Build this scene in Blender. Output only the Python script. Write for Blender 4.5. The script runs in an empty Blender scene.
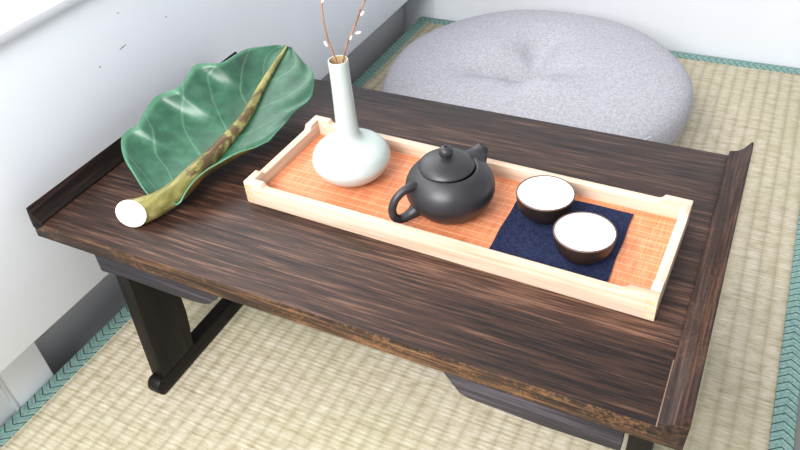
import bpy, bmesh, math, random
from mathutils import Vector, Matrix, Euler
random.seed(7)
scene = bpy.context.scene
COL = scene.collection
T = 0.27                      # height of the table top above the tatami
PI = math.pi

# ------------------------------------------------------------------ materials
def lin(c):
    c = c / 255.0
    return c / 12.92 if c <= 0.04045 else ((c + 0.055) / 1.055) ** 2.4
def rgb(r, g, b): return (lin(r), lin(g), lin(b), 1.0)

class Mat:
    def __init__(s, name, rough=0.6, spec=0.5):
        s.m = bpy.data.materials.new(name); s.m.use_nodes = True
        s.nt = s.m.node_tree; s.b = s.nt.nodes['Principled BSDF']
        s.b.inputs['Roughness'].default_value = rough
        s.b.inputs['Specular IOR Level'].default_value = spec
    def node(s, typ, **kw):
        n = s.nt.nodes.new(typ)
        for k, v in kw.items():
            if k in n.inputs: s.put(n.inputs[k], v)
            else: setattr(n, k, v)
        return n
    def put(s, sock, v):
        if isinstance(v, bpy.types.NodeSocket): s.nt.links.new(v, sock)
        else: sock.default_value = v
    def coord(s, kind='Object', scale=(1, 1, 1), rot=(0, 0, 0), loc=(0, 0, 0)):
        tc = s.node('ShaderNodeTexCoord'); mp = s.node('ShaderNodeMapping')
        s.put(mp.inputs['Vector'], tc.outputs[kind]); mp.inputs['Scale'].default_value = scale
        mp.inputs['Rotation'].default_value = rot; mp.inputs['Location'].default_value = loc
        return mp.outputs['Vector']
    def noise(s, vec, scale=5, detail=4, rough=0.5, dist=0.0):
        n = s.node('ShaderNodeTexNoise'); s.put(n.inputs['Vector'], vec)
        n.inputs['Scale'].default_value = scale; n.inputs['Detail'].default_value = detail
        n.inputs['Roughness'].default_value = rough; n.inputs['Distortion'].default_value = dist
        return n.outputs['Fac']
    def ramp(s, fac, stops, interp='LINEAR'):
        n = s.node('ShaderNodeValToRGB'); s.put(n.inputs['Fac'], fac)
        cr = n.color_ramp; cr.interpolation = interp
        while len(cr.elements) < len(stops): cr.elements.new(0.5)
        for e, (p, c) in zip(cr.elements, stops):
            e.position = p; e.color = c if len(c) == 4 else (*c, 1)
        return n.outputs['Color']
    def math(s, op, a, b=None, c=None):
        n = s.node('ShaderNodeMath', operation=op)
        s.put(n.inputs[0], a)
        if b is not None: s.put(n.inputs[1], b)
        if c is not None: s.put(n.inputs[2], c)
        return n.outputs[0]
    def mix(s, fac, a, b, mode='MIX'):
        n = s.node('ShaderNodeMix', data_type='RGBA', blend_type=mode)
        s.put(n.inputs[0], fac); s.put(n.inputs[6], a); s.put(n.inputs[7], b)
        return n.outputs[2]
    def sep(s, vec):
        n = s.node('ShaderNodeSeparateXYZ'); s.put(n.inputs[0], vec)
        return n.outputs[0], n.outputs[1], n.outputs[2]
    def color(s, c): s.put(s.b.inputs['Base Color'], c); return s
    def rough(s, c): s.put(s.b.inputs['Roughness'], c); return s
    def bump(s, h, strength=0.3, dist=0.001):
        n = s.node('ShaderNodeBump'); n.inputs['Strength'].default_value = strength
        n.inputs['Distance'].default_value = dist; s.put(n.inputs['Height'], h)
        s.put(s.b.inputs['Normal'], n.outputs['Normal']); return s

def wood(name, dark, mid, light, axis='X', rough=0.42, spec=0.5, gs=1.0, bump=0.35, bias=0.0, wear=0.0):
    m = Mat(name, rough, spec)
    k = {'X': (2.2, 46, 46), 'Y': (46, 2.2, 46), 'Z': (46, 46, 2.2)}[axis]
    v = m.coord('Object', tuple(q * gs for q in k))
    k2 = {'X': (1.1, 8, 8), 'Y': (8, 1.1, 8), 'Z': (8, 8, 1.1)}[axis]
    v2 = m.coord('Object', k2)
    k3 = {'X': (8, 210, 210), 'Y': (210, 8, 210), 'Z': (210, 210, 8)}[axis]
    v3 = m.coord('Object', tuple(q * gs for q in k3))
    n1 = m.noise(v, 2.2, 5, 0.62, 0.6)
    n2 = m.noise(v2, 1.6, 3, 0.55, 0.4)
    n3 = m.noise(v3, 1.0, 3, 0.6)
    f = m.math('ADD', m.math('MULTIPLY', n1, 0.50), m.math('MULTIPLY', n2, 0.50))
    f = m.math('ADD', f, m.math('MULTIPLY', m.math('SUBTRACT', n3, 0.5), 0.60))
    f = m.math('ADD', f, bias)
    col = m.ramp(f, [(0.34, dark), (0.52, mid), (0.78, light)])
    if wear:
        w = m.noise(m.coord('Object', (1, 1, 1)), 260, 4, 0.7)
        w2 = m.noise(m.coord('Object', (1, 1, 1)), 22, 3, 0.6)
        w = m.ramp(m.math('MULTIPLY', w, m.math('MULTIPLY_ADD', w2, 1.2, 0.25)), [(0.44, (0, 0, 0)), (0.58, (1, 1, 1))])
        col = m.mix(m.math('MULTIPLY', w, wear), col, rgb(158, 110, 70))
    m.color(col)
    m.rough(m.math('MULTIPLY_ADD', m.math('SUBTRACT', 0.5, n1), 0.25, rough))
    m.bump(m.math('ADD', n1, m.math('MULTIPLY', n3, 0.6)), bump, 0.0012)
    return m.m

def plain(name, c, rough=0.6, spec=0.5, var=0.06, scale=30, bump=0.0):
    m = Mat(name, rough, spec)
    n = m.noise(m.coord(), scale, 4, 0.6)
    d = tuple(x * (1 - var) for x in c[:3]) + (1,); l = tuple(min(1, x * (1 + var)) for x in c[:3]) + (1,)
    m.color(m.ramp(n, [(0.3, d), (0.7, l)]))
    if bump: m.bump(n, bump, 0.001)
    return m.m

DK, MD, LT = rgb(15, 9, 8), rgb(54, 35, 27), rgb(128, 92, 74)
M_top = wood('dark_stained_wood', DK, MD, LT, 'X', 0.44, 0.32, 1.8, 0.5, -0.02)
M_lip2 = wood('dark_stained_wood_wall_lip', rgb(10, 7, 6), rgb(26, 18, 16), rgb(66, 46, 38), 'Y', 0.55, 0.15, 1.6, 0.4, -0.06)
M_lip = wood('dark_stained_wood_lip', DK, rgb(46, 31, 26), rgb(100, 70, 54), 'Y', 0.5, 0.22, 1.6, 0.4, -0.04, 0.08)
M_edge = wood('worn_wood_edge', DK, rgb(52, 36, 26), rgb(132, 94, 62), 'X', 0.6, 0.3, 1.6, 0.6, 0.0, 0.30)
M_worn = wood('worn_pale_strip', rgb(92, 74, 62), rgb(122, 102, 86), rgb(150, 130, 112), 'Y', 0.6, 0.2)
M_leg = wood('dark_leg_wood', rgb(7, 5, 5), rgb(15, 11, 10), rgb(36, 27, 23), 'Z', 0.5, 0.25, 1.0, 0.3, -0.03)
M_rail = wood('dark_rail_wood', rgb(7, 5, 5), rgb(15, 11, 10), rgb(36, 27, 23), 'Y', 0.5, 0.25, 1.0, 0.3, -0.03)
M_brk = wood('bracket_wood', rgb(18, 16, 20), rgb(42, 38, 46), rgb(96, 90, 104), 'X', 0.55, 0.4, 1.2, 0.5, -0.02)
PD, PM, PL = rgb(172, 141, 116), rgb(201, 176, 154), rgb(220, 199, 182)
M_pineX = wood('pale_pine_long', PD, PM, PL, 'X', 0.55, 0.3, 0.8, 0.12, 0.06)
M_pineY = wood('pale_pine_short', PD, PM, PL, 'Y', 0.55, 0.3, 0.8, 0.12, 0.06)
M_pineEnd = wood('pale_pine_end_grain', rgb(176, 136, 96), rgb(206, 172, 132), rgb(228, 200, 164), 'Z', 0.65, 0.25, 1.2, 0.2, 0.0)

def bamboo():
    m = Mat('orange_bamboo_weave', 0.5, 0.35)
    v = m.coord()
    x, y, z = m.sep(v)
    px = m.math('ABSOLUTE', m.math('SINE', m.math('MULTIPLY', x, PI / 0.0021)))
    py = m.math('ABSOLUTE', m.math('SINE', m.math('MULTIPLY', y, PI / 0.0105)))
    n = m.noise(m.coord('Object', (480, 30, 1)), 1, 3, 0.6)
    n2 = m.noise(m.coord('Object', (14, 200, 1)), 1, 3, 0.6)
    f = m.math('ADD', m.math('MULTIPLY', n, 0.6), m.math('MULTIPLY', n2, 0.4))
    c = m.ramp(f, [(0.30, rgb(182, 100, 64)), (0.5, rgb(206, 128, 88)), (0.70, rgb(224, 158, 120))])
    c = m.mix(m.math('MULTIPLY', m.math('LESS_THAN', px, 0.30), 0.30), c, rgb(172, 92, 52))
    c = m.mix(m.math('MULTIPLY', m.math('LESS_THAN', py, 0.14), 0.40), c, rgb(246, 200, 160))
    sp = m.noise(v, 420, 2, 0.5)
    c = m.mix(m.math('MULTIPLY', m.math('GREATER_THAN', sp, 0.80), 0.6), c, rgb(90, 50, 30))
    m.color(c); m.bump(px, 0.35, 0.0005)
    return m.m
M_bamboo = bamboo()

def cloth(name, dark, light, pitch, rough=0.9, spec=0.1, bump=0.5):
    m = Mat(name, rough, spec)
    v = m.coord(); x, y, z = m.sep(v)
    a = m.math('SINE', m.math('MULTIPLY', x, 2 * PI / pitch)); b = m.math('SINE', m.math('MULTIPLY', y, 2 * PI / pitch))
    w = m.math('MULTIPLY', a, b)
    n = m.noise(v, 0.45 / pitch, 4, 0.7)
    f = m.math('ADD', n, m.math('MULTIPLY', w, 0.08))
    m.color(m.ramp(f, [(0.32, dark), (0.68, light)]))
    m.bump(f, bump, pitch * 0.4)
    return m.m
M_navy = cloth('navy_cloth', rgb(17, 21, 40), rgb(44, 51, 80), 0.0011)
M_grey = cloth('grey_heather_cloth', rgb(148, 147, 153), rgb(182, 181, 188), 0.0020, 0.95, 0.1, 0.3)
M_seam = cloth('grey_seam_thread', rgb(176, 176, 182), rgb(204, 204, 210), 0.002)

def clay():
    m = Mat('dark_clay', 0.42, 0.5)
    v = m.coord(); n = m.noise(v, 900, 2, 0.6); n2 = m.noise(v, 40, 3, 0.6)
    m.color(m.ramp(n2, [(0.3, rgb(29, 28, 31)), (0.7, rgb(42, 40, 44))]))
    m.rough(m.math('MULTIPLY_ADD', n2, 0.12, 0.36)); m.bump(n, 0.12, 0.0004)
    return m.m
M_clay = clay()
M_clayhole = plain('dark_clay_opening', rgb(14, 13, 14), 0.8, 0.2)
M_cup = plain('brown_black_glaze', rgb(32, 24, 22), 0.42, 0.4, 0.15, 60)
M_rim = plain('brown_cup_rim', rgb(92, 70, 62), 0.45, 0.4, 0.1, 60)
M_white = plain('white_glaze', rgb(236, 238, 239), 0.16, 0.5, 0.01, 10)
M_vase = plain('celadon_white_glaze', rgb(182, 191, 187), 0.2, 0.5, 0.02, 20)
M_vasein = plain('vase_mouth_inside', rgb(170, 150, 112), 0.6, 0.2, 0.1, 20)

def leafmat():
    m = Mat('green_leaf', 0.40, 0.55)
    tc = m.node('ShaderNodeUVMap'); tc.uv_map = 'leaf'
    u, v, _ = m.sep(tc.outputs[0])
    av = m.math('ABSOLUTE', m.math('SUBTRACT', v, 0.5))
    ph = m.math('SUBTRACT', m.math('MULTIPLY', u, 6.0), m.math('MULTIPLY', av, 3.4))
    wob = m.noise(m.coord('Object'), 24, 2, 0.5)
    ph = m.math('ADD', ph, m.math('MULTIPLY', m.math('SUBTRACT', wob, 0.5), 0.35))
    d = m.math('ABSOLUTE', m.math('SUBTRACT', m.math('FRACT', ph), 0.5))
    vein = m.ramp(d, [(0.0, (1, 1, 1)), (0.022, (0.6, 0.6, 0.6)), (0.05, (0, 0, 0))])
    n = m.noise(m.coord('Object'), 55, 5, 0.65); n2 = m.noise(m.coord('Object'), 14, 3, 0.6)
    f = m.math('ADD', m.math('MULTIPLY', n, 0.5), m.math('MULTIPLY', n2, 0.5))
    c = m.ramp(f, [(0.32, rgb(24, 62, 44)), (0.5, rgb(38, 84, 61)), (0.7, rgb(64, 110, 86))])
    c = m.mix(m.math('MULTIPLY', vein, 0.16), c, rgb(140, 190, 156))
    # pale scalloped margin
    ed = m.ramp(av, [(0.455, (0, 0, 0)), (0.5, (1, 1, 1))])
    c = m.mix(m.math('MULTIPLY', ed, 0.45), c, rgb(100, 160, 126))
    m.color(c); m.bump(m.math('SUBTRACT', n, m.math('MULTIPLY', vein, 0.6)), 0.25, 0.001)
    return m.m
M_leaf = leafmat()

def leafback():
    m = Mat('brown_leaf_underside', 0.6, 0.3)
    n = m.noise(m.coord('Object', (70, 14, 40)), 1.0, 4, 0.6)
    m.color(m.ramp(n, [(0.3, rgb(40, 34, 18)), (0.55, rgb(98, 84, 40)), (0.75, rgb(140, 92, 48))]))
    return m.m
M_leafback = leafback()

def stemmat():
    m = Mat('mottled_stem', 0.42, 0.45)
    v = m.coord('Object'); x, y, z = m.sep(v)
    n = m.noise(m.coord('Object', (90, 22, 60)), 1.0, 4, 0.6)
    c = m.ramp(n, [(0.3, rgb(84, 80, 36)), (0.5, rgb(128, 122, 66)), (0.72, rgb(178, 168, 114))])
    p = m.noise(m.coord('Object', (75, 38, 60), (0, 0, 0.7)), 1.0, 4, 0.65, 0.8)
    band = m.ramp(y, [(0.02, (0, 0, 0)), (0.06, (0.9, 0.9, 0.9)), (0.13, (1, 1, 1)), (0.19, (0.5, 0.5, 0.5)), (0.26, (0.2, 0.2, 0.2))])
    q = m.ramp(m.math('ADD', p, m.math('MULTIPLY_ADD', band, 0.26, -0.18)), [(0.50, (0, 0, 0)), (0.58, (1, 1, 1))])
    c = m.mix(m.math('MULTIPLY', q, 0.85), c, rgb(72, 46, 30))
    m.color(c); m.bump(n, 0.2, 0.001)
    return m.m
M_stem = stemmat()
M_cut = plain('white_stem_cut', rgb(244, 240, 228), 0.6, 0.3, 0.02, 60)
M_twig = wood('twig_bark', rgb(104, 72, 56), rgb(160, 120, 94), rgb(196, 160, 132), 'Z', 0.7, 0.2, 1.5, 0.3)
M_bud = plain('white_bud', rgb(244, 240, 232), 0.7, 0.2, 0.03, 200)

def tatami():
    m = Mat('tatami_weave', 0.62, 0.35)
    v = m.coord(); x, y, z = m.sep(v)
    xw = m.math('ADD', x, m.math('MULTIPLY', m.math('SUBTRACT', m.noise(m.coord('Object', (3, 8, 1)), 1, 2, 0.5), 0.5), 0.004))
    rib = m.math('ABSOLUTE', m.math('SINE', m.math('MULTIPLY', xw, PI / 0.0205)))       # one rib per warp pair
    groove = m.ramp(rib, [(0.0, (0, 0, 0)), (0.5, (0.6, 0.6, 0.6)), (0.9, (1, 1, 1))])
    straw = m.noise(m.coord('Object', (16, 330, 1)), 1.0, 3, 0.65)
    straw2 = m.noise(m.coord('Object', (42, 95, 1)), 1.0, 4, 0.7)
    big = m.noise(v, 4.5, 3, 0.5)
    f = m.math('ADD', m.math('MULTIPLY', straw, 0.42), m.math('MULTIPLY', straw2, 0.58))
    c = m.ramp(f, [(0.32, rgb(146, 133, 106)), (0.46, rgb(183, 172, 149)), (0.58, rgb(200, 191, 172)), (0.74, rgb(218, 213, 203))])
    g = m.ramp(big, [(0.42, (0, 0, 0)), (0.66, (1, 1, 1))])
    c = m.mix(m.math('MULTIPLY', g, 0.30), c, rgb(166, 166, 128))
    c = m.mix(m.math('MULTIPLY', m.math('SUBTRACT', 1.0, groove), 0.38), c, rgb(140, 126, 92))
    wl = m.math('ABSOLUTE', m.math('SINE', m.math('MULTIPLY', y, PI / 0.0062)))
    c = m.mix(m.math('MULTIPLY', m.math('LESS_THAN', wl, 0.28), 0.16), c, rgb(150, 130, 88))
    m.color(c)
    h = m.math('ADD', m.math('MULTIPLY', groove, 1.0), m.math('MULTIPLY', straw2, 0.5))
    h = m.math('ADD', h, m.math('MULTIPLY', wl, 0.25))
    m.bump(h, 0.55, 0.0022)
    return m.m
M_tatami = tatami()

def border():
    m = Mat('green_herringbone_cloth', 0.8, 0.2)
    v = m.coord(); x, y, z = m.sep(v)
    tri = m.math('ABSOLUTE', x)
    ph = m.math('DIVIDE', m.math('SUBTRACT', y, m.math('MULTIPLY', tri, 0.75)), 0.0125)
    fr = m.math('FRACT', ph)
    ln = m.math('LESS_THAN', fr, 0.17)
    n = m.noise(v, 300, 3, 0.7)
    c = m.ramp(n, [(0.3, rgb(96, 128, 122)), (0.7, rgb(146, 174, 168))])
    l2 = m.math('LESS_THAN', m.math('FRACT', m.math('ADD', ph, 0.45)), 0.22)
    c = m.mix(m.math('MULTIPLY', l2, 0.30), c, rgb(84, 126, 116))
    c = m.mix(m.math('MULTIPLY', ln, 0.85), c, rgb(28, 52, 50))
    m.color(c); m.bump(m.math('SUBTRACT', n, m.math('MULTIPLY', ln, 1.0)), 0.3, 0.001)
    return m.m
M_border = border()
M_core = plain('straw_core', rgb(176, 150, 104), 0.9, 0.1, 0.2, 200)
M_floor = plain('grey_floor', rgb(150, 148, 146), 0.7, 0.3, 0.05, 12)

def wallmat(name, c, marks=()):
    m = Mat(name, 0.75, 0.25)
    v = m.coord(); x, y, z = m.sep(v)
    n = m.noise(v, 8, 4, 0.6); n2 = m.noise(v, 160, 3, 0.6)
    d = tuple(q * 0.975 for q in c[:3]) + (1,)
    col = m.ramp(n, [(0.3, d), (0.7, c)])
    for (my, mz, ry, rz, s) in marks:               # small scuffs with their own shape
        a = m.math('DIVIDE', m.math('SUBTRACT', y, my), ry)
        b = m.math('DIVIDE', m.math('SUBTRACT', m.math('SUBTRACT', z, mz), m.math('MULTIPLY', m.math('SUBTRACT', y, my), s)), rz)
        r = m.math('ADD', m.math('MULTIPLY', a, a), m.math('MULTIPLY', b, b))
        r = m.math('ADD', r, m.math('MULTIPLY', m.math('SUBTRACT', n2, 0.5), 1.4))
        col = m.mix(m.math('MULTIPLY', m.math('LESS_THAN', r, 1.0), 0.75), col, rgb(104, 98, 96))
    m.color(col); m.bump(n2, 0.06, 0.001)
    return m.m
# (wall and trim materials are made with the room below)

# ------------------------------------------------------------------ mesh helpers
def obj(name, bm, mat, parent=None, smooth=35, loc=None):
    bmesh.ops.remove_doubles(bm, verts=bm.verts, dist=1e-7)
    bmesh.ops.recalc_face_normals(bm, faces=bm.faces)
    me = bpy.data.meshes.new(name); bm.to_mesh(me); bm.free()
    for mm in (mat if isinstance(mat, (list, tuple)) else [mat]): me.materials.append(mm)
    if smooth:
        for p in me.polygons: p.use_smooth = True
        me.set_sharp_from_angle(angle=math.radians(smooth))
    o = bpy.data.objects.new(name, me); COL.objects.link(o)
    if loc is not None: o.location = loc
    if parent is not None: o.parent = parent
    return o
def thing(name, label, cat, loc=(0, 0, 0), rz=0.0, group=None):
    o = bpy.data.objects.new(name, None); COL.objects.link(o)
    o.location = loc; o.rotation_euler = (0, 0, rz); o.empty_display_size = 0.02
    o['label'] = label; o['category'] = cat
    if group: o['group'] = group
    return o
def structure(o): o['kind'] = 'structure'; return o
def box_bm(x0, x1, y0, y1, z0, z1, bevel=0.0, seg=2):
    bm = bmesh.new()
    bmesh.ops.create_cube(bm, size=1)
    for v in bm.verts:
        v.co = Vector((x0 + (v.co.x + .5) * (x1 - x0), y0 + (v.co.y + .5) * (y1 - y0), z0 + (v.co.z + .5) * (z1 - z0)))
    if bevel: bmesh.ops.bevel(bm, geom=bm.edges[:], offset=bevel, segments=seg, affect='EDGES', profile=0.5)
    return bm
def prism_bm(poly, axis, a0, a1, bevel=0.0, seg=2):
    """poly: 2-D outline; axis 'x': poly=(y,z), 'y': poly=(x,z), 'z': poly=(x,y)"""
    bm = bmesh.new()
    def P(p, a):
        return {'x': (a, p[0], p[1]), 'y': (p[0], a, p[1]), 'z': (p[0], p[1], a)}[axis]
    A = [bm.verts.new(P(p, a0)) for p in poly]; B = [bm.verts.new(P(p, a1)) for p in poly]
    bm.faces.new(A); bm.faces.new(B[::-1])
    n = len(poly)
    for i in range(n): bm.faces.new((A[i], A[(i + 1) % n], B[(i + 1) % n], B[i]))
    bmesh.ops.recalc_face_normals(bm, faces=bm.faces)
    if bevel:
        es = [e for e in bm.edges if e.calc_face_angle(0) > 0.5]
        bmesh.ops.bevel(bm, geom=es, offset=bevel, segments=seg, affect='EDGES', profile=0.5, clamp_overlap=True)
    return bm
def lathe_bm(prof, n=64, bm=None):
    bm = bm or bmesh.new()
    rings = []
    for r, z in prof:
        if r < 1e-6: rings.append([bm.verts.new((0, 0, z))])
        else: rings.append([bm.verts.new((r * math.cos(2 * PI * i / n), r * math.sin(2 * PI * i / n), z)) for i in range(n)])
    for a, b in zip(rings, rings[1:]):
        for i in range(n):
            j = (i + 1) % n
            if len(a) == 1 and len(b) == 1: continue
            if len(a) == 1: bm.faces.new((a[0], b[i], b[j]))
            elif len(b) == 1: bm.faces.new((a[i], a[j], b[0]))
            else: bm.faces.new((a[i], a[j], b[j], b[i]))
    return bm
def catmull(pts, n):
    pts = [Vector(p) for p in pts]
    P = [2 * pts[0] - pts[1]] + pts + [2 * pts[-1] - pts[-2]]
    dense = []
    for i in range(1, len(P) - 2):
        for k in range(24):
            t = k / 24
            dense.append(0.5 * ((2 * P[i]) + (-P[i - 1] + P[i + 1]) * t + (2 * P[i - 1] - 5 * P[i] + 4 * P[i + 1] - P[i + 2]) * t * t
                         + (-P[i - 1] + 3 * P[i] - 3 * P[i + 1] + P[i + 2]) * t ** 3))
    dense.append(pts[-1])
    L = [0]
    for a, b in zip(dense, dense[1:]): L.append(L[-1] + (b - a).length)
    out = []; j = 0
    for k in range(n):
        s = L[-1] * k / (n - 1)
        while j < len(L) - 2 and L[j + 1] < s: j += 1
        d = L[j + 1] - L[j]
        out.append(dense[j].lerp(dense[j + 1], (s - L[j]) / d if d > 1e-12 else 0))
    return out
def tube_bm(pts, radii, n=12, res=None, cap=True, flat=1.0, bm=None, capmat=None):
    """tube along pts; radii per point (interpolated with the points)"""
    if res:
        P4 = catmull(pts, res)
        # radii by nearest parameter
        cum = [0]
        for a, b in zip(pts, pts[1:]): cum.append(cum[-1] + (Vector(b) - Vector(a)).length)
        rr = []
        for k in range(res):
            s = cum[-1] * k / (res - 1); j = 0
            while j < len(cum) - 2 and cum[j + 1] < s: j += 1
            t = (s - cum[j]) / max(1e-9, cum[j + 1] - cum[j]); t = t * t * (3 - 2 * t) if False else t
            rr.append(radii[j] * (1 - t) + radii[j + 1] * t)
        pts, radii = P4, rr
    pts = [Vector(p) for p in pts]
    bm = bm or bmesh.new(); rings = []
    up = Vector((0, 0, 1)); prev = None
    for i, p in enumerate(pts):
        d = (pts[min(i + 1, len(pts) - 1)] - pts[max(i - 1, 0)]).normalized()
        if prev is None:
            a = d.cross(up)
            if a.length < 1e-3: a = d.cross(Vector((0, 1, 0)))
            a.normalize()
        else:
            a = (prev - d * prev.dot(d)).normalized()
        prev = a; b = d.cross(a)
        rings.append([bm.verts.new(p + radii[i] * (math.cos(2 * PI * k / n) * a + flat * math.sin(2 * PI * k / n) * b)) for k in range(n)])
    for A, B in zip(rings, rings[1:]):
        for k in range(n): bm.faces.new((A[k], A[(k + 1) % n], B[(k + 1) % n], B[k]))
    if cap:
        bm.faces.new(rings[0][::-1]); bm.faces.new(rings[-1])
    return bm
def ellip_bm(c, r, rot=None, n=10):
    bm = bmesh.new(); bmesh.ops.create_uvsphere(bm, u_segments=n, v_segments=n, radius=1)
    M = Matrix.Translation(c) @ (rot or Matrix.Identity(4)) @ Matrix.Diagonal((*r, 1))
    bmesh.ops.transform(bm, matrix=M, verts=bm.verts); return bm

# ------------------------------------------------------------------ the room
XW, XS, XP, YB, XB = -0.050, -0.0915, -0.140, 1.158, -0.056
WHITE = rgb(227, 231, 238)
marks = [(0.1846, 0.3612, 0.0017, 0.0013, 0.0), (0.2277, 0.3671, 0.0065, 0.0009, 0.12), (0.3115, 0.3704, 0.0011, 0.0014, 0.0), (0.2373, 0.4077, 0.0022, 0.0007, 0.1)]
M_wall = wallmat('white_painted_wall', WHITE, marks)
M_wall2 = wallmat('white_painted_back_wall', rgb(220, 223, 229))
M_stub = wallmat('white_plinth_plaster', rgb(228, 231, 238))
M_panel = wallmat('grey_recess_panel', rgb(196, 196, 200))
M_sill = plain('white_sill_paint', rgb(206, 209, 214), 0.4, 0.4, 0.01, 10)

structure(obj('floor', box_bm(-0.5, 2.2, -1.6, 1.6, -0.10, -0.056), M_floor))
structure(obj('wall_left', box_bm(-0.34, XW, -1.5, YB, T - 0.1655, T + 0.173, 0.002), M_wall))
structure(obj('trim_1', box_bm(-0.36, XW + 0.008, -1.5, YB, T + 0.1735, T + 0.1855, 0.0025), M_sill))          # window sill board
structure(obj('baseboard_left', box_bm(-0.34, XP, -0.03, YB, -0.056, T - 0.1655), M_panel))                      # set-back panel under the parapet
structure(obj('trim_2', box_bm(-0.34, XS, -0.088, -0.030, -0.056, T - 0.1655, 0.001), M_stub))                   # plinth block at the end of the recess
structure(obj('trim_3', box_bm(-0.34, XS + 0.0012, -0.093, -0.088, -0.056, T - 0.1655, 0.001), M_sill))          # bead
structure(obj('trim_4', box_bm(-0.34, XS - 0.002, -1.5, -0.093, -0.056, T - 0.1655, 0.001), M_stub))
bm = prism_bm([(-0.36, YB + 0.006), (XB, YB + 0.006), (XB, YB), (2.2, YB), (2.2, YB + 0.08), (-0.36, YB + 0.08)], 'z', -0.056, 1.7)
structure(obj('wall_back', bm, M_wall2, smooth=0))

# ------------------------------------------------------------------ tatami mat
TX0, TX1, TY0, TY1, BW = -0.0905, 0.8035, -1.05, 1.1555, 0.0255
tat = thing('tatami_mat', 'woven straw tatami mat with green patterned cloth edging under the low table', 'tatami mat', (0, 0, -0.056))
def local(o, parent):      # keep world placement of a part under its thing
    o.parent = parent; o.matrix_parent_inverse = Matrix.Translation(parent.location).inverted() @ Matrix.Identity(4) if False else Matrix.Identity(4)
    return o
obj('woven_surface', box_bm(TX0 + 0.004, TX1 - 0.004, TY0, TY1 - 0.004, 0.0, 0.0552, 0.001), M_tatami, tat)
def border_strip(w, L):
    bm = bmesh.new(); n = 60; prof = [(-w / 2, -0.0545), (-w / 2, -0.0005), (-w / 2 + 0.001, 0.0008), (w / 2 - 0.0006, 0.0008), (w / 2, 0.0), (w / 2, -0.004)]
    rows = []
    for k in range(n + 1):
        rows.append([bm.verts.new((x, L * k / n, z)) for x, z in prof])
    for a, b in zip(rows, rows[1:]):
        for i in range(len(prof) - 1): bm.faces.new((a[i], a[i + 1], b[i + 1], b[i]))
    return bm
o = obj('cloth_border', border_strip(BW, TY1 - TY0), M_border, tat, 40, (TX0 + BW / 2, TY0, 0.056)); o['label'] = 'green cloth border along the left wall'
o = obj('cloth_border', border_strip(BW, TY1 - TY0), M_border, tat, 40, (TX1 - BW / 2, TY1, 0.056)); o.rotation_euler = (0, 0, PI); o['label'] = 'green cloth border along the right side'
o = obj('cloth_border', border_strip(BW, TX1 - TX0), M_border, tat, 40, (TX0, TY1 - BW / 2, 0.0563)); o.rotation_euler = (0, 0, -PI / 2); o['label'] = 'green cloth border along the back wall'

# ------------------------------------------------------------------ low table
tab = thing('low_tea_table', 'low dark brown wooden tea table with upturned ends standing on the tatami', 'table', (0.33, 0.19, 0))
def tb(name, bm, mat, smooth=35):
    bmesh.ops.translate(bm, vec=(-0.33, -0.19, 0), verts=bm.verts)
    return obj(name, bm, mat, tab, smooth)
W = 0.3853
# slab with its rough edges
bm = prism_bm([(-0.0185, T - 0.0222), (0.6815, T - 0.0215), (0.6815, T - 0.0035), (0.6600, T), (0.0, T), (-0.0165, T - 0.001)], 'y', 0.0, W, 0.0012)
for f in bm.faces:
    f.material_index = 0 if abs(f.normal.z) > 0.6 else 1
tb('tabletop', bm, [M_top, M_edge])
# upturned end lips
lipR = [(0.6595, T - 0.002), (0.6600, T + 0.0052), (0.6640, T + 0.0058), (0.6690, T + 0.0078), (0.6735, T + 0.0118), (0.6770, T + 0.0172), (0.6795, T + 0.0212), (0.6815, T + 0.0205), (0.6822, T + 0.012), (0.6815, T - 0.010), (0.6815, T - 0.0145), (0.672, T - 0.014)]
tb('end_lip', prism_bm(lipR, 'y', -0.0004, W + 0.0012, 0.0006), M_lip, 50)
lipL = [(0.0010, T - 0.002), (0.0006, T + 0.0025), (-0.0020, T + 0.0038), (-0.0052, T + 0.0078), (-0.0080, T + 0.0135), (-0.0105, T + 0.0198), (-0.0128, T + 0.0206), (-0.0140, T + 0.0190), (-0.0165, T + 0.003), (-0.0175, T - 0.008), (-0.012, T - 0.010)]
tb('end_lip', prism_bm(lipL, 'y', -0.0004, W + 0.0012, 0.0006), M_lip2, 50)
tb('worn_edge', box_bm(0.6586, 0.6599, 0.0, 0.07, T - 0.001, T + 0.0004, 0.0003), M_worn)['label'] = 'pale worn strip at the foot of the right end lip'
# legs: two bracketed posts on a foot rail at each end
def post(front):
    pts = [(0.0225, T - 0.018), (0.0215, T - 0.073), (0.0175, T - 0.150), (0.0130, T - 0.232), (0.012, T - 0.245),
           (0.0735, T - 0.247), (0.0745, T - 0.2350), (0.0785, T - 0.214), (0.0815, T - 0.190), (0.0820, T - 0.165), (0.0790, T - 0.130), (0.070, T - 0.095), (0.062, T - 0.06), (0.060, T - 0.018)]
    return pts if front else [(W - y, z) for y, z in pts][::-1]
rail = []
for a in range(0, 10):
    t = -PI / 2 - a * PI / 9
    rail.append((0.0075 + 0.0095 * math.cos(t), T - 0.2565 + 0.0130 * math.sin(t)))
railp = rail + [(0.013, T - 0.2445), (0.03, T - 0.2455)]
full = railp + [(W - y, z) for y, z in railp][::-1]
for x0, x1 in ((0.0555, 0.0755), (0.640, 0.660)):
    tb('leg', prism_bm(post(True), 'x', x0, x1, 0.0012), M_leg)
    tb('leg', prism_bm(post(False), 'x', x0, x1, 0.0012), M_leg)
    tb('foot_rail', prism_bm(full, 'x', x0 + 0.0012, x1 + 0.0004, 0.0012), M_rail)
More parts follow.
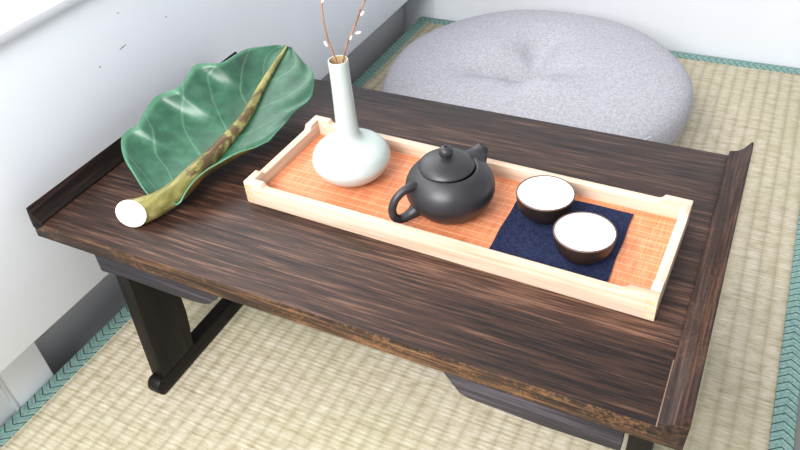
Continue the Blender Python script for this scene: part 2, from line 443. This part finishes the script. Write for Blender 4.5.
# apron brackets
for y0, y1 in ((0.006, 0.0185), (W - 0.0185, W - 0.006)):
    tb('apron_bracket', prism_bm([(0.0585, T - 0.018), (0.0585, T - 0.0540), (0.0600, T - 0.0550), (0.09, T - 0.0525), (0.185, T - 0.0535), (0.200, T - 0.0520), (0.212, T - 0.049), (0.224, T - 0.038), (0.236, T - 0.018)], 'y', y0, y1, 0.001), M_brk)
    tb('apron_bracket', prism_bm([(0.470, T - 0.018), (0.4850, T - 0.040), (0.4940, T - 0.0530), (0.502, T - 0.0555), (0.57, T - 0.0585), (0.637, T - 0.0565), (0.637, T - 0.018)], 'y', y0, y1, 0.001), M_brk)

# ------------------------------------------------------------------ tray
TA, TL, TW, TH, TT = -0.0282, 0.4403, 0.1457, 0.0282, 0.0088
tray = thing('tea_tray', 'long pale pine tray with notched corners and orange bamboo lining on the table', 'tray', (0.1956, 0.1179, T + 0.0004), TA)
obj('bamboo_lining', box_bm(TT - 0.002, TL - TT + 0.002, TT - 0.002, TW - TT + 0.002, 0.002, 0.008), M_bamboo, tray, 0)
LOW = 0.0228
def wallprof(L, c0, c1):
    return [(0, 0), (L, 0), (L, TH), (L - c1, TH), (L - c1 - 0.0030, LOW + 0.0012), (L - c1 - 0.006, LOW), (c0 + 0.006, LOW), (c0 + 0.0030, LOW + 0.0012), (c0, TH), (0, TH)]
obj('long_side', prism_bm(wallprof(TL, 0.022, 0.026), 'y', 0, TT, 0.0006), M_pineX, tray)
obj('long_side', prism_bm(wallprof(TL, 0.022, 0.026), 'y', TW - TT, TW, 0.0006), M_pineX, tray)
obj('short_side', prism_bm([(TT + (y) * (TW - 2 * TT) / TW, z) for y, z in wallprof(TW, 0.016, 0.016)], 'x', 0, TT, 0.0006), M_pineY, tray)
obj('short_side', prism_bm([(TT + (y) * (TW - 2 * TT) / TW, z) for y, z in wallprof(TW, 0.016, 0.016)], 'x', TL - TT, TL, 0.0006), M_pineY, tray)
for k in range(3):        # finger joints shown on the near face at the right corner, and mirrored
    z0 = 0.0035 + k * 0.0082
    for x0 in (TL - TT - 0.0002, 0.0002):
        obj('finger_joint', box_bm(x0, x0 + TT - 0.0002, -0.00015, 0.003, z0, z0 + 0.0042), M_pineEnd, tray, 0)['label'] = 'end grain finger joint at the tray corner'

# ------------------------------------------------------------------ navy cloth mat
FZ = T + 0.0085         # tray floor
def cloth_sheet(x0, x1, y0, y1, th):
    bm = bmesh.new(); n = 22; rows = []
    for i in range(n + 1):
        r = []
        for j in range(n + 1):
            u, v = i / n, j / n
            x = x0 + (x1 - x0) * u; y = y0 + (y1 - y0) * v
            e = min(u, 1 - u, v, 1 - v)
            z = 0.0002 * (1 + math.sin(u * 9 + v * 5)) + (0.0009 * max(0, 1 - e / 0.05) * (0.5 + 0.5 * math.sin(7 * u + 4 * v)))
            x += 0.0004 * math.sin(v * 13); y += 0.0004 * math.sin(u * 11)
            r.append(bm.verts.new((x, y, z)))
        rows.append(r)
    for a, b in zip(rows, rows[1:]):
        for j in range(n): bm.faces.new((a[j], a[j + 1], b[j + 1], b[j]))
    bmesh.ops.recalc_face_normals(bm, faces=bm.faces)
    ret = bmesh.ops.extrude_face_region(bm, geom=bm.faces[:])
    for v in ret['geom']:
        if isinstance(v, bmesh.types.BMVert): v.co.z += th
    return bm
o = obj('cloth_mat', cloth_sheet(-0.0575, 0.0575, -0.0545, 0.0545, 0.0012), M_navy, None, 40, (0.5310, 0.1795, FZ)); o.rotation_euler = (0, 0, -0.004)
o['label'] = 'navy blue cloth mat lying in the tray under the two cups'; o['category'] = 'cloth mat'

# ------------------------------------------------------------------ cups
CR = 0.0289
cup = thing('tea_cup', 'dark brown tea cup with white inside on navy mat, beside the teapot', 'cup', (0.5065, 0.2010, FZ + 0.0020), 0, 'pair of small tea cups on the navy mat')
outer = [(0.0, 0.0018), (0.0130, 0.0018), (0.0142, 0.0), (0.0166, 0.0), (0.0172, 0.0018), (0.0212, 0.0044), (0.0246, 0.0088), (0.0268, 0.0142), (0.0280, 0.0200), (0.0286, 0.0248), (CR, 0.0270), (CR - 0.0003, 0.0276), (CR - 0.0009, 0.0278), (CR - 0.0014, 0.0274)]
obj('bowl', lathe_bm(outer, 72), M_cup, cup, 50)
inner = [(CR - 0.0013, 0.02735), (CR - 0.0020, 0.0262), (0.0258, 0.0205), (0.0242, 0.0150), (0.0212, 0.0098), (0.0165, 0.0060), (0.0100, 0.0042), (0.0, 0.0038)]
obj('glaze_lining', lathe_bm(inner, 72), M_white, cup, 60)['label'] = 'glossy white inside of the cup'
obj('rim', lathe_bm([(CR - 0.0014, 0.0272), (CR - 0.0012, 0.0279), (CR - 0.0006, 0.0281), (CR, 0.0277), (CR + 0.0001, 0.0269), (CR - 0.0003, 0.0267)], 72), M_rim, cup, 60)['label'] = 'thin brown rim of the cup'
def copy_thing(root, loc, label):
    r = root.copy(); COL.objects.link(r); r.location = loc; r['label'] = label
    for ch in list(root.children):
        c = ch.copy(); COL.objects.link(c); c.parent = r
    return r
copy_thing(cup, (0.5577, 0.1575, FZ + 0.0020), 'dark brown tea cup with white inside on navy mat, nearer the tray front')

# ------------------------------------------------------------------ teapot
pot = thing('teapot', 'dark grey clay teapot with round lid and loop handle in the tray', 'teapot', (0.4135, 0.1788, FZ), 0)
body = [(0.0, 0.0015), (0.024, 0.0012), (0.0255, 0.0), (0.0285, 0.0012), (0.0345, 0.0064), (0.0405, 0.0138), (0.0446, 0.0220), (0.0458, 0.0285), (0.0450, 0.0350), (0.0424, 0.0415), (0.0382, 0.0468), (0.0335, 0.0508), (0.0302, 0.0528), (0.0285, 0.0533), (0.026, 0.0520)]
def smoothprof(p, n=60):
    return [(max(0, v.x), v.y) for v in catmull([Vector((r, z, 0)) for r, z in p], n)]
obj('body', lathe_bm([(0.0, 0.0015), (0.024, 0.0012)] + smoothprof(body[2:], 48), 80), M_clay, pot, 50)
lid = [(0.0268, 0.0525), (0.0284, 0.0534), (0.0283, 0.0548), (0.0258, 0.0576), (0.0215, 0.0604), (0.0160, 0.0626), (0.0100, 0.0640), (0.0058, 0.0648), (0.0046, 0.0660)]
lid_o = obj('lid', lathe_bm(smoothprof(lid, 36), 80), M_clay, pot, 55, (-0.0032, 0, 0))
knob = [(0.0042, 0.0632), (0.0047, 0.0642), (0.0060, 0.0658), (0.0070, 0.0684), (0.0072, 0.0708), (0.0063, 0.0736), (0.0041, 0.0754), (0.0016, 0.0760)]
obj('knob', lathe_bm(smoothprof(knob, 30), 48), M_clay, lid_o, 60)
obj('vent_hole', lathe_bm([(0.0, 0.0756), (0.0016, 0.0759), (0.0017, 0.0761), (0.0, 0.0762)], 24), M_clayhole, lid_o, 0)['label'] = 'dark vent hole in the knob'
# spout
sa = math.radians(68); sd = Vector((math.cos(sa), math.sin(sa), 0)); Zv = Vector((0, 0, 1))
sp = [sd * 0.022 + Zv * 0.034, sd * 0.032 + Zv * 0.0405, sd * 0.0400 + Zv * 0.0455, sd * 0.0450 + Zv * 0.0500, sd * 0.0482 + Zv * 0.0540]
spo = obj('spout', tube_bm(sp, [0.0220, 0.0170, 0.0115, 0.0078, 0.0060], 28, 26), M_clay, pot, 55)
d = (sp[-1] - sp[-2]).normalized(); rot = d.to_track_quat('Z', 'Y').to_matrix().to_4x4()
bm = lathe_bm([(0.0, 0.0001), (0.0041, 0.0003), (0.0041, -0.0004)], 24); bmesh.ops.transform(bm, matrix=Matrix.Translation(sp[-1]) @ rot, verts=bm.verts)
obj('spout_opening', bm, M_clayhole, spo, 0)['label'] = 'dark opening of the spout'
# handle
ha = math.radians(232); hd = Vector((math.cos(ha), math.sin(ha), 0))
hp = [hd * 0.036 + Zv * 0.0425, hd * 0.0435 + Zv * 0.0445, hd * 0.0535 + Zv * 0.0420, hd * 0.0615 + Zv * 0.0355, hd * 0.0655 + Zv * 0.0260, hd * 0.0645 + Zv * 0.0160, hd * 0.0580 + Zv * 0.0098, hd * 0.0470 + Zv * 0.0110, hd * 0.0370 + Zv * 0.0155]
obj('handle', tube_bm(hp, [0.0050, 0.0046, 0.0042, 0.0041, 0.0042, 0.0044, 0.0046, 0.0056, 0.0085], 20, 60), M_clay, pot, 60)

# ------------------------------------------------------------------ vase
vz = thing('bud_vase', 'pale celadon long-necked vase with a squat round body in the tray', 'vase', (0.2893, 0.1935, FZ), 0)
vp = [(0.0170, 0.0), (0.0200, 0.0006), (0.0295, 0.0058), (0.0380, 0.0135), (0.0428, 0.0228), (0.0428, 0.0290), (0.0392, 0.0370), (0.0320, 0.0430), (0.0230, 0.0470), (0.0160, 0.0510), (0.0128, 0.0570), (0.0118, 0.0680), (0.0112, 0.0850), (0.0106, 0.1050), (0.0102, 0.1250), (0.0103, 0.1380), (0.0106, 0.1416), (0.0101, 0.1428)]
obj('body', lathe_bm([(0.0, 0.001)] + smoothprof(vp, 80), 72), M_vase, vz, 60)
obj('mouth', lathe_bm([(0.0102, 0.1426), (0.0092, 0.1426), (0.0084, 0.1405), (0.0080, 0.128), (0.0, 0.126)], 48), [M_vase, M_vasein], vz, 60)
for p in bpy.data.objects[-1].data.polygons if False else vz.children[-1].data.polygons:
    if p.center.z < 0.1418: p.material_index = 1

# ------------------------------------------------------------------ blossom twigs
VM = Vector((0.2893, 0.1935, FZ))
def twig(label, pts, buds, r0, r1):
    b = VM + Vector(pts[0])
    t = thing('blossom_twig', label, 'twig', b, 0, 'bare twigs with white buds in the vase')
    loc = [Vector(p) - Vector(pts[0]) for p in pts]
    n = len(pts)
    rad = [r0 + (r1 - r0) * i / (n - 1) for i in range(n)]
    obj('stem', tube_bm(loc, rad, 8, 40), M_twig, t, 60)
    for (p, dr) in buds:
        p = Vector(p) - Vector(pts[0]); dr = Vector(dr).normalized()
        rot = dr.to_track_quat('Z', 'Y').to_matrix().to_4x4()
        obj('bud', ellip_bm(p + dr * 0.0022, (0.0014, 0.0014, 0.0030), rot), M_bud, t, 60)
    return t
twig('thin brown twig with white buds in the vase, the left one standing upright',
     [(-0.002, -0.0013, 0.1265), (-0.0013, -0.0009, 0.1405), (-0.0026, -0.0017, 0.1483), (-0.0057, -0.0038, 0.1649), (-0.007, -0.0046, 0.1817), (-0.0067, -0.0044, 0.1978), (-0.0056, -0.0037, 0.2133), (-0.0031, -0.0021, 0.2281), (0.000, 0.000, 0.262)],
     [((-0.0070, -0.0047, 0.159), (-0.6, 0, 1)), ((-0.0062, -0.004, 0.2035), (0.6, 0.2, 1)), ((-0.0020, -0.0012, 0.234), (-0.6, 0, 1))], 0.0011, 0.0007)
twig('thin brown twig with white buds in the vase, the right one leaning right',
     [(0.0015, 0.001, 0.1265), (0.004, 0.0027, 0.1396), (0.0055, 0.0037, 0.1459), (0.0104, 0.0069, 0.1612), (0.0165, 0.011, 0.1739), (0.0218, 0.0145, 0.1874), (0.0278, 0.0185, 0.2004), (0.0336, 0.0224, 0.2132), (0.044, 0.029, 0.238)],
     [((0.0123, 0.0082, 0.1625), (0.3, 0.2, 1)), ((0.0175, 0.0120, 0.1680), (1, 0.6, 0.15)), ((0.0235, 0.0155, 0.186), (0.8, 0.2, 1)), ((0.0350, 0.0232, 0.216), (-0.5, 0, 1))], 0.0012, 0.0008)

# ------------------------------------------------------------------ leaf ornament
mid = [(0.1198, 0.0649, 0.0150), (0.1253, 0.0858, 0.0160), (0.1270, 0.1204, 0.0195), (0.1284, 0.1591, 0.0240), (0.1276, 0.2189, 0.0330), (0.1170, 0.2769, 0.0455), (0.1109, 0.3288, 0.0570), (0.1083, 0.3523, 0.0620)]
lef = [(0.1022, 0.0694, 0.0180), (0.0963, 0.0721, 0.0200), (0.0771, 0.0804, 0.0270), (0.0519, 0.0941, 0.0390), (0.0301, 0.1161, 0.0500), (0.0313, 0.1295, 0.0530), (0.0388, 0.1357, 0.0550), (0.0323, 0.1573, 0.0600), (0.0271, 0.1774, 0.0640), (0.0302, 0.1872, 0.0660), (0.0448, 0.1936, 0.0700), (0.0532, 0.1996, 0.0730), (0.0461, 0.2242, 0.0750), (0.0425, 0.2431, 0.0770), (0.0482, 0.2501, 0.0780), (0.0664, 0.2588, 0.0780), (0.0696, 0.2684, 0.0770), (0.0721, 0.2979, 0.0740), (0.0750, 0.3255, 0.0700), (0.0927, 0.3447, 0.0660), (0.1094, 0.3518, 0.0630)]
rig = [(0.1191, 0.0813, 0.0140), (0.1417, 0.0685, 0.0200), (0.1439, 0.0817, 0.0260), (0.1451, 0.0957, 0.0300), (0.1471, 0.1117, 0.0330), (0.1506, 0.1241, 0.0350), (0.1635, 0.1500, 0.0360), (0.1717, 0.1673, 0.0350), (0.1778, 0.1841, 0.0340), (0.1820, 0.1944, 0.0340), (0.1765, 0.2481, 0.0340), (0.1831, 0.2754, 0.0380), (0.1781, 0.2979, 0.0430), (0.1638, 0.3219, 0.0490), (0.1359, 0.3396, 0.0560), (0.1115, 0.3531, 0.0620)]
NL, KL = 72, 12
ORG = Vector((0.115, 0.065, T))
leaf = thing('leaf_ornament', 'large curled green leaf with thick mottled stem lying on the table left end', 'leaf', ORG)
mm, ll, rr = catmull(mid, NL), catmull(lef, NL), catmull(rig, NL)
bm = bmesh.new(); uvl = bm.loops.layers.uv.new('leaf'); uvs = {}
grid = []
for i in range(NL):
    u = i / (NL - 1); m0 = mm[i].copy(); m0.z -= 0.004 * (1 - u)
    row = []
    for k in range(KL, 0, -1):
        t = k / KL; e = ll[i]
        c = m0.lerp(e, 0.58); c.z = m0.z + 0.10 * (e.z - m0.z)
        row.append(((1 - t) ** 2 * m0 + 2 * t * (1 - t) * c + t * t * e, 0.5 - 0.5 * t))
    row.append((m0, 0.5))
    for k in range(1, KL + 1):
        t = k / KL; e = rr[i]
        c = m0.lerp(e, 0.75); c.x += 0.006 * math.sin(PI * u); c.z = m0.z + 0.12 * (e.z - m0.z)
        row.append(((1 - t) ** 2 * m0 + 2 * t * (1 - t) * c + t * t * e, 0.5 + 0.5 * t))
    vs = []
    for j, (p, v) in enumerate(row):
        q = p + Vector((0, 0, T)) - ORG
        av = abs(v - 0.5) * 2
        q.z += 0.0011 * math.sin((u * 6 - av * 1.7) * 2 * PI) * av          # soft ripples between the veins
        bv = bm.verts.new(q); uvs[bv] = (u, v); vs.append(bv)
    grid.append(vs)
for a, b in zip(grid, grid[1:]):
    for j in range(len(a) - 1):
        f = bm.faces.new((a[j], b[j], b[j + 1], a[j + 1]))
        for l in f.loops: l[uvl].uv = uvs[l.vert]
bm.normal_update()
me = bpy.data.meshes.new('blade'); bm.to_mesh(me); bm.free()
for x in (M_leaf, M_leafback): me.materials.append(x)
for p in me.polygons: p.use_smooth = True
bl = bpy.data.objects.new('blade', me); COL.objects.link(bl); bl.parent = leaf
if me.polygons[len(me.polygons) // 2].normal.z < 0: me.flip_normals()
sm = bl.modifiers.new('thickness', 'SOLIDIFY'); sm.thickness = 0.0016; sm.offset = -1; sm.material_offset = 1; sm.material_offset_rim = 0
stem = [(0.1015, 0.0390, 0.0160), (0.1120, 0.0520, 0.0160), (0.1198, 0.0675, 0.0165)] + [(x, y, z + 0.002) for x, y, z in mid[1:]]
srad = [0.0156, 0.0140, 0.0128, 0.0122, 0.0106, 0.0088, 0.0066, 0.0046, 0.0030, 0.0012]
P = [Vector(p) + Vector((0, 0, T)) - ORG for p in stem]
bm = tube_bm(P, srad, 28, 90); bm.verts.ensure_lookup_table()
cn = Vector((0.05, -0.95, 0.26)).normalized(); d = (P[0] - P[1]).normalized()
ring = [bm.verts[k] for k in range(28)]
for i, v in enumerate(bm.verts):
    if i < 28 or (v.co - P[0]).dot(cn) > 0: v.co -= d * ((v.co - P[0]).dot(cn) / d.dot(cn))            # the stem is cut off at a slant
cc = [v.co.copy() for v in ring]
sto = obj('stem', bm, M_stem, leaf, 50); sto['label'] = 'thick yellow green stem mottled with brown'
bm = bmesh.new(); rs = []
for f, h in ((1.0, -0.0004), (0.985, 0.0009), (0.88, 0.0014), (0.5, 0.0016)):
    rs.append([bm.verts.new(P[0] + (c - P[0]) * f + cn * h) for c in cc])
for A, B in zip(rs, rs[1:]):
    for k in range(28): bm.faces.new((A[k], A[(k + 1) % 28], B[(k + 1) % 28], B[k]))
bm.faces.new(rs[-1])
obj('cut_end', bm, M_cut, sto, 60)['label'] = 'white cut end of the stem'

# ------------------------------------------------------------------ floor cushion
cu = thing('floor_cushion', 'round grey fabric floor cushion with a dimpled centre behind the table', 'cushion', (0.303, 0.796, 0), 0)
CRAD, CHH = 0.278, 0.134
def cushion_bm():
    bm = bmesh.new(); N = 128; prof = []
    K = 64
    for k in range(K + 1):
        a = -PI / 2 + PI * k / K
        c, s = math.cos(a), math.sin(a)
        r = CRAD * abs(c) ** 0.56
        z = CHH * 0.5 * (1 + math.copysign(abs(s) ** 0.72, s))
        prof.append((r, z, s))
    rings = []
    for r, z, s in prof:
        if r < 1e-5:
            r = 0
        ring = []
        for i in range(N):
            th = 2 * PI * i / N; q = r / CRAD
            zz = z
            if s > 0:
                px, py = r * math.cos(th) + 0.010, r * math.sin(th) + 0.026       # measured from the tuft
                r2, t2 = math.hypot(px, py), math.atan2(py, px)
                dim = math.exp(-(r2 / 0.050) ** 1.25)
                rel = 0
                for a0, wd, dp in ((math.radians(86), 0.36, 0.036), (math.radians(200), 0.40, 0.016), (math.radians(10), 0.30, 0.006), (math.radians(318), 0.5, -0.014), (math.radians(250), 0.5, -0.004), (math.radians(140), 0.3, -0.004)):
                    da = (t2 - a0 + PI) % (2 * PI) - PI
                    rel += dp * math.exp(-(da / wd) ** 2)
                zz -= 0.046 * dim + 0.022 * math.exp(-(r2 / 0.028) ** 2) + rel * math.exp(-((r2 - 0.055) / 0.065) ** 2) * min(1, r2 / 0.03)
                zz -= 0.010 * q ** 2 * (1 - q ** 4)
            rr_ = r * (1 + 0.008 * math.sin(3 * th + 1) + 0.006 * math.sin(7 * th))
            ring.append(bm.verts.new((rr_ * math.cos(th), rr_ * math.sin(th), zz)))
        rings.append(ring)
    for a, b in zip(rings, rings[1:]):
        for i in range(N):
            j = (i + 1) % N; bm.faces.new((a[i], a[j], b[j], b[i]))
    bmesh.ops.remove_doubles(bm, verts=bm.verts, dist=1e-5)
    return bm
obj('cushion_cover', cushion_bm(), M_grey, cu, 180)
# side seam, seen low on the right
sm_pts = []
for k in range(14):
    th = math.radians(-52 + 24 * k / 13)
    zc = 0.094; s = (zc / (CHH * 0.5) - 1); s = math.copysign(abs(s) ** (1 / 0.72), s); r = CRAD * (1 - s * s) ** 0.28
    r *= (1 + 0.008 * math.sin(3 * th + 1) + 0.006 * math.sin(7 * th))
    sm_pts.append((r * math.cos(th), r * math.sin(th), zc - 0.008 * (r / CRAD) ** 2 * (1 - (r / CRAD) ** 4) + 0.0005))
obj('seam', tube_bm(sm_pts, [0.0010] * 14, 8, 50), M_seam, cu, 60)

# ------------------------------------------------------------------ light: daylight through the window on the left
w = bpy.data.worlds.new('sky'); scene.world = w; w.use_nodes = True
nt = w.node_tree; bg = nt.nodes['Background']
tc = nt.nodes.new('ShaderNodeTexCoord')
def glow(direction, lo, hi, a0, a1):        # broad brightening of the sky towards one side
    d = nt.nodes.new('ShaderNodeVectorMath'); d.operation = 'DOT_PRODUCT'; d.inputs[1].default_value = Vector(direction).normalized()
    nt.links.new(tc.outputs['Generated'], d.inputs[0])
    mr = nt.nodes.new('ShaderNodeMapRange'); mr.interpolation_type = 'SMOOTHSTEP'
    for k, v in zip(('From Min', 'From Max', 'To Min', 'To Max'), (a0, a1, lo, hi)): mr.inputs[k].default_value = v
    nt.links.new(d.outputs['Value'], mr.inputs['Value']); return mr.outputs[0]
ad = nt.nodes.new('ShaderNodeMath'); ad.operation = 'ADD'
nt.links.new(glow((-0.35, -0.85, 0.35), 0.46, 0.66, -0.6, 0.9), ad.inputs[0])      # open side of the room
nt.links.new(glow((-0.75, 0.40, 0.55), 0.0, 3.2, 0.80, 0.99), ad.inputs[1])        # window over the sill
nt.links.new(ad.outputs[0], bg.inputs['Strength'])
bg.inputs['Color'].default_value = (0.96, 0.98, 1.0, 1)
s = bpy.data.lights.new('daylight', 'SUN'); s.energy = 0.9; s.angle = math.radians(30); s.color = (1.0, 0.985, 0.96)
so = bpy.data.objects.new('daylight', s); COL.objects.link(so)
dirv = Vector((0.50, 0.35, -0.80)); so.rotation_euler = dirv.to_track_quat('-Z', 'Y').to_euler(); so.location = (-1.5, 0.6, 2.0)

# unseen area lamp added left behind the camera to brighten front floor and wall
wl = bpy.data.lights.new('front_left_fill_light', 'AREA'); wl.shape = 'RECTANGLE'; wl.size = 0.7; wl.size_y = 0.7; wl.energy = 25; wl.color = (1.0, 1.0, 1.0)
wo = bpy.data.objects.new('front_left_fill_light', wl); COL.objects.link(wo); wo.location = (0.28, -0.95, 1.15)
wo.rotation_euler = (Vector((0.30, 0.10, 0.1)) - wo.location).to_track_quat('-Z', 'Y').to_euler()
# ------------------------------------------------------------------ camera
cd = bpy.data.cameras.new('camera'); cam = bpy.data.objects.new('camera', cd); COL.objects.link(cam)
cd.sensor_width = 36; cd.lens = 733.28 / 800 * 36; cd.clip_start = 0.01
cam.location = (0.66146, -0.36629, 0.48804 + T); cam.rotation_euler = (0.87477, 0.07322, 0.45712)
scene.camera = cam
vs = scene.view_settings
vs.view_transform = 'Standard'; vs.look = 'None'; vs.gamma = 1; vs.use_curve_mapping = False; vs.exposure = 0.55
